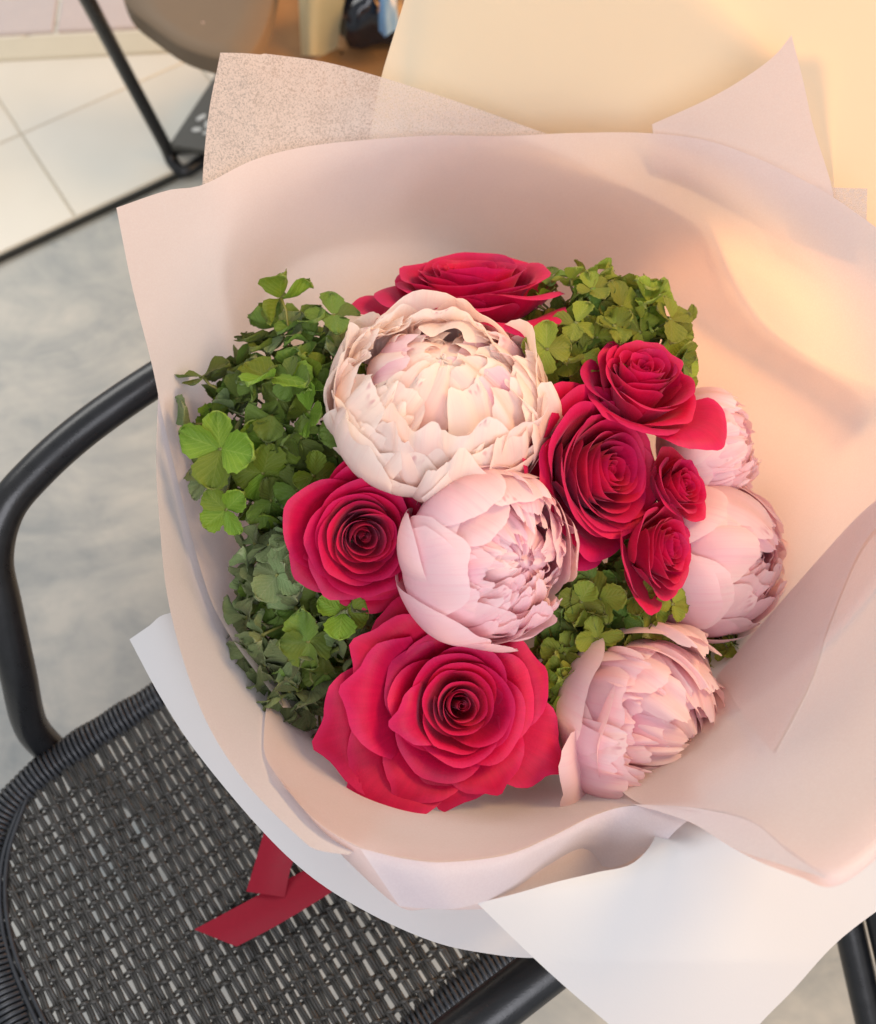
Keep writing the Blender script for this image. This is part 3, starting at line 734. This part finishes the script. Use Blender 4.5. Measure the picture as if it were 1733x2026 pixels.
def rose(label, px, py, d, axis, R, hh=1.0, N=26, openn=1.0, seed=1, spin=0.0, extras=(), mat=None, squ=1.0, tuck=0.0, lean=0.0):
    rs = np.random.RandomState(seed); Hh = R*hh; c = at(px, py, d)
    o, Mi = flower_root("rose", label, "rose", "crimson roses", c, axis, Hh*.62)
    m = mat or ROSE
    # rolled heart
    nu, nv = 64, 10
    th = np.linspace(0, 2*np.pi*2.15, nu); rr_ = R*(.022+.012*th/np.pi*.9)
    T = np.linspace(0, 1, nv)[:, None]
    zt = Hh*(.93+.02*np.sin(th*1.3))
    Rm = rr_[None]*(1.1+.25*(1-T)+.10*T**4); Zm = zt[None]*T + 0*Rm
    az = th[None]+spin+0*T
    P = np.stack([Rm*np.cos(az), Rm*np.sin(az), Zm], -1).reshape(-1, 3)
    link("heart", mesh("heart", P, gridf(nu, nv), griduv(nu, nv)), m, o)
    for i in range(N):
        q = i/(N-1)
        r1 = R*(.115+.80*q**.92)*rs.uniform(.93, 1.07); z1 = Hh*(.97+.05*math.sin(q*3)-.40*q**2.2)*rs.uniform(.97, 1.03)
        a1 = 97-(30+22*openn)*q**.8+rs.uniform(-5, 5)
        curl = 12+90*q**1.9*openn+rs.uniform(-8, 10); cl = R*(.035+.19*q)
        W = math.radians(112-58*q)*rs.uniform(.9, 1.08)
        phi = i*2.39996+spin+rs.uniform(-.2, .2)
        tip = (.02+.05*q)*rs.uniform(.2, 1.3)
        cc = rs.uniform(.3, .7)
        prof = lambda s, r1=r1, z1=z1, a1=a1, curl=curl, cl=cl, cc=cc, q=q: bez_profile(R*.05, 0, 80-72*q, r1, z1, a1, curl*(1-.35*cc+.7*cc*abs(s)), cl*(1+.2*abs(s)))
        me = petal_mesh("petal", prof, phi, W, 20, 16, .20+.10*q, 3.0, tip, .05*(1-.4*q), R*.034*(.25+q), rs, .35, 0, R*.05*q, squ, rs.uniform(.7, 1.2), 0, .034)
        off_ = np.array([rs.normal(0, .022), rs.normal(0, .022), rs.normal(0, .012)])*R*(.4+q)
        me.transform(Matrix.Translation(off_) @ Matrix.Rotation(rs.normal(0, .05)*(.3+q), 4, 'X') @ Matrix.Rotation(rs.normal(0, .05)*(.3+q), 4, 'Y'))
        link("petal", me, m, o)
    for (phi, r1, z1, a1, curl, cl, Wd, tip) in extras:
        prof = lambda s: bez_profile(R*.06, R*.02, 8, r1*R, z1*Hh, a1, curl*(.8+.4*abs(s)), cl*R)
        me = petal_mesh("petal", prof, math.radians(phi), math.radians(Wd), 26, 24, .30, 2.4, tip, .03, R*.045, rs, .3, .03, R*.06, squ, 1.0)
        link("petal", me, m, o)
    # calyx and stem
    prof = lambda s: bez_profile(R*.04, -R*.05, 0, R*.34, R*.10, 55, 0, R*.05)
    for k in range(5):
        link("calyx_leaf", petal_mesh("calyx_leaf", prof, k*1.2566+.3, .5, 7, 6, .6, 1.6, 0, 0, 0, rs, .6), LEAF_DEEP, o)
    add_stem(o, Mi, np.asarray(c)-np.asarray(axis)/np.linalg.norm(axis)*Hh*.62)
    return o

def peony(label, px, py, d, axis, R, squash, layers, mat, seed=1, spin=0.0, lift=.5, extras=()):
    rs = np.random.RandomState(seed); c = at(px, py, d)
    o, Mi = flower_root("peony", label, "peony", "pale pink peonies", c, axis, 0)
    for (n, rad, tip, Wd, jit, ruf, notch, curl) in layers:
        off = rs.uniform(0, 6.28)
        for k in range(n):
            ra = rad*R*(1+jit*rs.uniform(-.12, .12)); tp = math.radians(tip+jit*rs.uniform(-14, 14)); W = math.radians(Wd*rs.uniform(.85, 1.15))
            phi = off+spin+k*2*math.pi/n+jit*rs.uniform(-.35, .35)
            zs = (1-rad)*R*lift*squash; th0 = math.radians(172-30*(1-rad))
            th = np.linspace(th0, tp, 22)
            r = ra*np.sin(th); z = ra*np.cos(th)*squash+zs
            cu = curl*rs.uniform(.4, 1.4)*R
            e = np.clip((np.linspace(0, 1, 22)-.72)/.28, 0, 1)**2
            r = r+e*cu; z = z+e*cu*.35
            dl = math.radians(rs.uniform(-3, 13)*jit*min(1, tip/45)); b0 = (r[0], z[0])
            r, z = b0[0]+(r-b0[0])*math.cos(dl)+(z-b0[1])*math.sin(dl), b0[1]-(r-b0[0])*math.sin(dl)+(z-b0[1])*math.cos(dl)
            q = np.c_[r, z]
            me = petal_mesh("petal", lambda s: q, phi, W, 26, 18, min(.30, .02+.36*W), 3.4, 0, .035*rs.choice([-1, 1]), ruf*R, rs, .5, notch*.42, 0, 1.0, rs.uniform(.7, 1.3), .12*jit*rs.uniform(-1, 1), .03, rs.uniform(-.28, .28)*jit, ra)
            link("petal", me, PEONY_HEART if rad < .78 and rs.rand() < (.45 if mat is PEONY_PINK else .16) else mat, o)
    for (phi, r1, z1, a1, curl, cl, Wd, ruf) in extras:
        prof = lambda s: bez_profile(R*.2, -R*squash*.8, 10, r1*R, z1*R, a1, curl, cl*R)
        link("petal", petal_mesh("petal", prof, math.radians(phi), math.radians(Wd), 24, 18, .16, 3.2, 0, .03, ruf*R, rs, .3, .04, 0, 1.0, rs.uniform(.8, 1.2)), mat, o)
    add_stem(o, Mi, np.asarray(c)-np.asarray(axis)/np.linalg.norm(axis)*R*squash*.95)
    return o

def tilt(deg, az):
    """axis tilted deg from the viewing direction towards image direction az (0 right, 90 up)"""
    t, a = math.radians(deg), math.radians(az); return cdir(math.sin(t)*math.cos(a), math.sin(t)*math.sin(a), math.cos(t))

M = lambda px, d: px*d/F
# ---- roses
rose("round crimson rose at left, touching the cream peony and the pink peony", 716, 1058, .612, tilt(14, -30), M(128, .62), .95, 30, .75, 11, .6,
     extras=((165, .92, .45, 34, 60, .22, 48, .05), (212, 1.0, .42, 32, 60, .2, 44, .05), (75, 1.06, .5, 40, 50, .2, 44, .04), (275, 1.06, .5, 40, 50, .2, 44, .04)))
rose("tall oval crimson rose standing right of the two large peonies", 1178, 935, .630, tilt(36, 8), M(160, .62), .90, 36, .75, 23, 2.0,
     extras=((118, 1.05, .5, 36, 60, .2, 46, .03), (178, 1.02, .50, 48, 30, .18, 40, .03), (250, 1.05, .45, 35, 70, .2, 46, .03)))
rose("crimson rose at upper right with a drooping outer petal, below the lime hydrangea", 1266, 762, .636, tilt(45, 78), M(110, .635), 1.2, 26, .7, 31, .4,
     extras=((-42, 1.28, .55, 20, 75, .55, 42, .03), (-95, 1.15, .6, 40, 70, .25, 44, .02)))
rose("wide crimson rose seen from its side at the top of the bouquet", 936, 582, .690, tilt(64, 92), M(163, .69), .74, 30, .95, 44, 1.1,
     extras=((235, 1.1, .5, 25, 80, .25, 42, .02), (300, 1.1, .5, 25, 90, .3, 42, .05), (185, 1.28, .5, 35, 60, .2, 36, .02)))
rose("largest open crimson rose with pointed outer petals at the bottom front", 908, 1394, .598, tilt(12, 40), M(143, .585), .85, 23, .85, 57, .2,
     extras=((192, .66, .98, 74, 125, .34, 46, .10), (172, 1.22, .74, 50, 95, .40, 46, .12), (150, 1.25, .62, 35, 85, .40, 46, .12), (196, 1.60, .36, 15, 60, .40, 40, .16), (222, 1.40, .42, 20, 60, .42, 42, .16), (238, 1.18, .5, 28, 70, .3, 36, .18),
             (262, 1.04, .42, 24, 60, .35, 46, .16), (296, 1.04, .48, 28, 70, .3, 40, .12), (330, 1.30, .40, 18, 45, .40, 32, .22), (20, 1.10, .48, 30, 80, .3, 44, .08), (100, 1.15, .45, 30, 70, .3, 44, .06), (118, 1.36, .26, 20, 60, .3, 44, .06), (128, 1.20, .46, 20, 60, .3, 38, .08)))
rose("smallest crimson rose peeping out beside the pink peony buds", 1338, 965, .634, tilt(40, 25), M(72, .64), 1.1, 18, .6, 61, .9)
rose("narrow crimson rose half hidden under the tall oval rose", 1302, 1086, .624, tilt(48, 8), M(90, .64), 1.0, 24, .6, 73, 2.2,
     extras=((205, 1.2, .5, 45, 40, .25, 44, .03), (260, 1.2, .42, 40, 50, .25, 44, .03)))

# ---- peonies: (count, radius, tip angle, half width, jitter, ruffle, notch, flare)
OPEN = [(7, 1.0, 72, 44, .5, .030, .05, .03), (8, .97, 65, 36, .8, .045, .07, .04), (11, .94, 59, 26, 1.0, .055, .10, .05), (12, .90, 53, 22, 1.1, .06, .11, .06), (12, .86, 48, 21, 1.2, .065, .11, .06), (12, .82, 43, 21, 1.2, .065, .11, .06),
        (11, .77, 37, 22, 1.2, .065, .10, .05), (10, .72, 31, 24, 1.2, .06, .09, .04), (9, .66, 25, 28, 1.2, .06, .08, .03), (7, .60, 19, 33, 1.2, .055, .08, .025), (6, .52, 13, 38, 1.1, .05, .07, .02), (4, .43, 8, 50, .6, .04, .05, .01), (3, .40, 3, 64, .4, .05, .03, 0), (5, .37, -6, 70, .4, .04, .02, 0)]
BUD = [(4, 1.0, 64, 47, .5, .010, .02, .006), (5, .978, 54, 43, .7, .014, .03, .008), (6, .952, 45, 38, .9, .018, .05, .010), (6, .925, 38, 36, 1.0, .022, .06, .012), (7, .895, 32, 33, 1.0, .03, .07, .015),
       (8, .86, 27, 30, 1.1, .04, .08, .02), (8, .81, 23, 30, 1.2, .05, .09, .02), (8, .75, 19, 32, 1.2, .055, .09, .02), (8, .68, 16, 34, 1.2, .06, .09, .02), (7, .60, 13, 36, 1.1, .06, .08, .02), (6, .50, 10, 42, 1.0, .05, .08, .01), (4, .39, 7, 50, 1, .05, .06, .0), (3, .37, 3, 64, .6, .05, .03, 0)]
RUFF = [(4, 1.0, 72, 46, .6, .015, .03, .01), (5, .975, 62, 40, .8, .025, .05, .02), (8, .945, 54, 28, 1.0, .045, .10, .04), (11, .91, 48, 21, 1.2, .055, .14, .05), (13, .87, 42, 18, 1.2, .06, .16, .05), (13, .82, 36, 18, 1.2, .06, .16, .05),
        (13, .76, 30, 19, 1.2, .06, .16, .045), (12, .69, 25, 22, 1.2, .06, .14, .04), (10, .61, 20, 26, 1.2, .06, .12, .03), (8, .52, 15, 32, 1.1, .055, .10, .02), (6, .42, 10, 40, 1.0, .05, .09, .01), (4, .31, 8, 50, 1.0, .05, .08, 0), (3, .30, 3, 64, .6, .05, .03, 0)]
peony("largest cream blush peony, wide open with ruffled petals, below the top rose", 866, 794, .626, tilt(36, 84), M(220, .62), .58, OPEN, PEONY_CREAM, 5, lift=.85,
      extras=((62, .74, .50, 112, -20, .10, 34, .05), (98, .80, .53, 108, -15, .10, 36, .05), (136, .76, .48, 110, -20, .10, 34, .05), (20, .86, .52, 104, 10, .10, 30, .06), (172, .88, .50, 104, 15, .10, 30, .06),
              (215, .96, .34, 92, 30, .10, 26, .07), (330, .95, .36, 92, 30, .10, 26, .07), (85, .56, .60, 118, -10, .08, 34, .05), (45, .52, .58, 116, -10, .08, 30, .05), (250, .78, .50, 100, 35, .12, 24, .08), (290, .80, .48, 98, 40, .12, 24, .08)))
peony("round pink peony at the centre, opening towards its right side", 968, 1094, .600, tilt(29, -8), M(165, .60), .97, BUD[:4]+RUFF[4:], PEONY_PINK, 9)
peony("pale peony bud at far right, partly hidden behind the drooping rose petal", 1402, 888, .700, tilt(62, 12), M(105, .68), .95, RUFF, PEONY_PINK, 14)
peony("smooth closed pink peony bud at the right edge of the flowers", 1404, 1098, .690, tilt(52, 2), M(146, .69), .96, BUD, PEONY_PINK, 22)
peony("frilly pale pink peony at lower right beside the tissue wall", 1276, 1428, .645, tilt(36, -12), M(168, .64), .95, RUFF, PEONY_PINK, 27,
      extras=((212, 1.30, .12, 25, 80, .32, 40, .06), (170, 1.06, .3, 60, 20, .15, 34, .02)))

# ------------------------------------------------------------------ hydrangeas
def sepal_mesh(seed, wither):
    """broad rounded sepal with a notched margin, narrowing to the flower's eye"""
    rs = np.random.RandomState(seed); nu, nv = 13, 14
    s = np.linspace(-1, 1, nu); t = .5-.5*np.cos(np.linspace(0, np.pi, nv)); t[0] = 0
    S, T = np.meshgrid(s, t)
    c = rs.uniform(.56, .64)
    lo = .16+.84*np.sin(np.clip(T/c, 0, 1)*np.pi/2)**1.1; hi = np.sqrt(np.clip(1-((np.clip(T, c, 1)-c)/(1-c))**2.3, 0, 1))
    wid = rs.uniform(.45, .55)*np.where(T < c, lo, hi)
    r_ = np.arange(nv)[:, None]
    teeth = 1+.06*(np.abs(S) > .95)*np.where(r_ % 2, 1, -1)*(T > .3)
    X = T + .03*(T > .985)*np.where(np.arange(nu)[None] % 2, 1, -.4)
    Y = S*wid*teeth
    p = rs.uniform(0, 6.3, 8)
    Z = (.15+.45*rs.rand())*(S*wid)**2*2 + rs.uniform(-.20, .20)*T**2 + .035*np.sin(S*4+p[0]+T*3)*T + .025*np.sin(T*8+p[1])*np.abs(S) + .05*np.sin(S*8+p[5]+T*3)*T**2
    if wither:
        Z = Z + .13*np.sin(S*2.2+p[2]+T*2)*T + .08*np.sin(T*6+p[3])*T + .9*(S*wid)**2*rs.uniform(.3, 1.6) + .06*np.sin(S*7+p[6]+T*4)*T
        X = X*(1-.12*T*rs.rand()*np.abs(S)); Y = Y*(1-.3*T*rs.rand())
    return mesh("sepal", np.stack([X, Y, Z], -1).reshape(-1, 3), gridf(nu, nv), griduv(nu, nv))
SEPALS = {}
for mname, mat in (("b", LEAF_BRIGHT), ("l", LEAF_LIME), ("d", LEAF_DUSTY), ("p", LEAF_DEEP)):
    for wv in (0, 1):
        lst = []
        for k in range(7):
            me = sepal_mesh(100+k+20*wv, wv); me.materials.append(mat); lst.append(me)
        SEPALS[(mname, wv)] = lst

def floret(head, Hinv, pos, nrm, size, key, wither, rs, center, twist=None):
    n = np.asarray(nrm)/np.linalg.norm(nrm)
    d = center-pos
    loc = np.array(pos)
    o = bpy.data.objects.new("floret", None)
    # flower stalk and eye as one small mesh in the floret's own frame
    z = n; x = np.cross(z, [.3, .5, .2]); x /= np.linalg.norm(x); y = np.cross(z, x)
    tw = rs.uniform(0, 6.28) if twist is None else twist
    x2 = x*math.cos(tw)+y*math.sin(tw); y2 = np.cross(z, x2)
    Mw = Matrix([[x2[0], y2[0], z[0], loc[0]], [x2[1], y2[1], z[1], loc[1]], [x2[2], y2[2], z[2], loc[2]], [0, 0, 0, 1]])
    Ml = np.array([x2, y2, z])@d
    P = crom([(0, 0, .0012), (0, 0, -.004), tuple(Ml*.3+np.array([0, 0, -.004])), tuple(Ml*.75)], 8)
    me = tube_mesh("floret", P, [.0016, .0010, .0009, .0009, .0009, .001, .001, .0011], 5); me.materials.append(STEM)
    o = bpy.data.objects.new("floret", me); COL.objects.link(o); o.parent = head
    o.matrix_local = Hinv @ Mw
    lst = SEPALS[(key, 1 if wither else 0)]
    for k in range(4):
        s = bpy.data.objects.new("sepal", lst[rs.randint(len(lst))]); COL.objects.link(s); s.parent = o
        sz = size*rs.uniform(.85, 1.12)
        tl = rs.uniform(-.25, .35) if not wither else rs.uniform(-.7, .8)
        s.matrix_local = (Matrix.Rotation(k*math.pi/2+rs.uniform(-.22, .22), 4, 'Z') @ Matrix.Translation((0.0008, 0, .0006*(k % 2)+.0003*k)) @ Matrix.Rotation(-tl, 4, 'Y')
                          @ Matrix.Rotation(rs.uniform(-.25, .25), 4, 'X') @ Matrix.Diagonal((sz, sz*rs.uniform(.9, 1.15), sz, 1)))

def hydrangea(label, px, py, d, rx, ry, rz, keys, n, size, wither, seed, keyed=(), zmin=-.25, up=None):
    rs = np.random.RandomState(seed); c = at(px, py, d)
    o = link("hydrangea", None, None, None, label, "hydrangea", "green hydrangea heads"); o.location = tuple(c)
    Hinv = Matrix.Translation(-Vector(c))
    gold = 2.39996
    for shell, cnt in ((1.0, n), (.72, n//2)):
        tot = int(cnt*2/(1-zmin)); k = 0
        for i in range(tot):
            zc = 1-2*(i+.5)/tot
            if zc < zmin: break
            r = math.sqrt(1-zc*zc); a = i*gold+shell*3
            v = np.array([r*math.cos(a), r*math.sin(a), zc])+rs.normal(0, .07, 3)
            sc = shell*rs.uniform(.80, 1.10)
            pos = c+RIGHT*v[0]*rx*sc+UP*v[1]*ry*sc+TOW*v[2]*rz*sc
            nn = cdir(v[0], v[1], v[2]+.25)+rs.normal(0, .48, 3)
            key = keys[rs.randint(len(keys))] if shell == 1 else 'p'  # inner florets all deep green, shade of the gaps put into colour
            floret(o, Hinv, pos, nn, size*rs.uniform(.8, 1.15), key, rs.rand() < wither, rs, c)
    for (kx, ky, kd, tdeg, taz, sz, key, w, tw) in keyed:
        floret(o, Hinv, at(kx, ky, kd), tilt(tdeg, taz), sz, key, w, rs, c, tw)
    ms = Matrix.Translation(-Vector(c))
    add_stem(o, ms, c, .0035)
    return o

hydrangea("bright green hydrangea with fresh rounded florets at the upper left", 590, 850, .680, .070, .078, .040, "bppd", 46, .0195, .5, 4,
          keyed=((436, 888, .628, 14, 200, .0250, 'b', 0, .3), (540, 748, .640, 68, 95, .0265, 'b', 0, .5), (448, 1008, .640, 25, 230, .0190, 'b', 0, 1.0), (612, 815, .640, 30, 160, .0185, 'b', 0, .2),
                 (378, 840, .652, 65, 190, .0200, 'd', 0, .9), (520, 935, .650, 35, 300, .020, 'b', 0, .4), (660, 625, .660, 50, 80, .020, 'p', 0, .8), (600, 640, .668, 60, 110, .021, 'p', 0, .1),
                 (560, 665, .665, 60, 120, .019, 'd', 0, .3), (620, 940, .640, 25, 330, .015, 'b', 0, .7), (470, 790, .660, 50, 140, .017, 'p', 0, .2)))
hydrangea("dusty green hydrangea with wilted florets at the lower left", 618, 1215, .656, .046, .074, .034, "dddd", 46, .0178, .8, 8,
          keyed=((610, 1268, .612, 15, 250, .0205, 'p', 1, .6), (676, 1212, .616, 30, 60, .0185, 'b', 0, .2), (555, 1385, .640, 30, 240, .017, 'd', 1, .2), (600, 1400, .640, 40, 280, .016, 'd', 1, .9), (490, 1150, .650, 40, 200, .016, 'd', 1, .4),
                 (505, 1075, .650, 30, 180, .015, 'd', 1, .1), (645, 1330, .632, 30, 270, .018, 'p', 1, .5)))
hydrangea("lime green hydrangea at the top right, between the top rose and the upper right rose", 1190, 690, .688, .055, .050, .040, "llbl", 50, .0162, .3, 15,
          keyed=((1082, 690, .632, 12, 240, .0170, 'l', 0, .4), (1325, 632, .655, 45, 50, .0165, 'l', 0, .6), (1140, 640, .640, 35, 90, .015, 'l', 0, .2), (1170, 570, .672, 55, 90, .015, 'b', 0, .1), (1215, 645, .645, 30, 70, .014, 'l', 1, .8),
                 (1090, 550, .690, 60, 100, .013, 'p', 0, .8), (1350, 720, .668, 60, 0, .014, 'p', 0, .3)))
hydrangea("lime green hydrangea low in the middle, between the pink peony and the frilly one", 1185, 1255, .668, .047, .064, .036, "llpl", 52, .0155, .4, 19,
          keyed=((1150, 1190, .635, 20, 200, .0150, 'l', 0, .2), (1180, 1260, .632, 30, 260, .0150, 'l', 0, .7), (1280, 1205, .640, 20, 60, .014, 'l', 0, .5), (1330, 1195, .640, 35, 20, .0125, 'l', 0, .3), (1110, 1330, .640, 30, 200, .014, 'l', 1, .5),
                 (1092, 1400, .632, 40, 230, .016, 'l', 1, .8), (1118, 1365, .630, 30, 200, .016, 'l', 0, .3), (1075, 1345, .632, 35, 180, .015, 'b', 1, .6), (1085, 1450, .640, 40, 240, .014, 'p', 1, .1), (1235, 1150, .640, 30, 110, .013, 'p', 0, .6)))
hydrangea("small dark green hydrangea tuft tucked between the smooth bud and the tissue edge", 1445, 1285, .690, .018, .022, .018, "pll", 9, .0115, .3, 25)
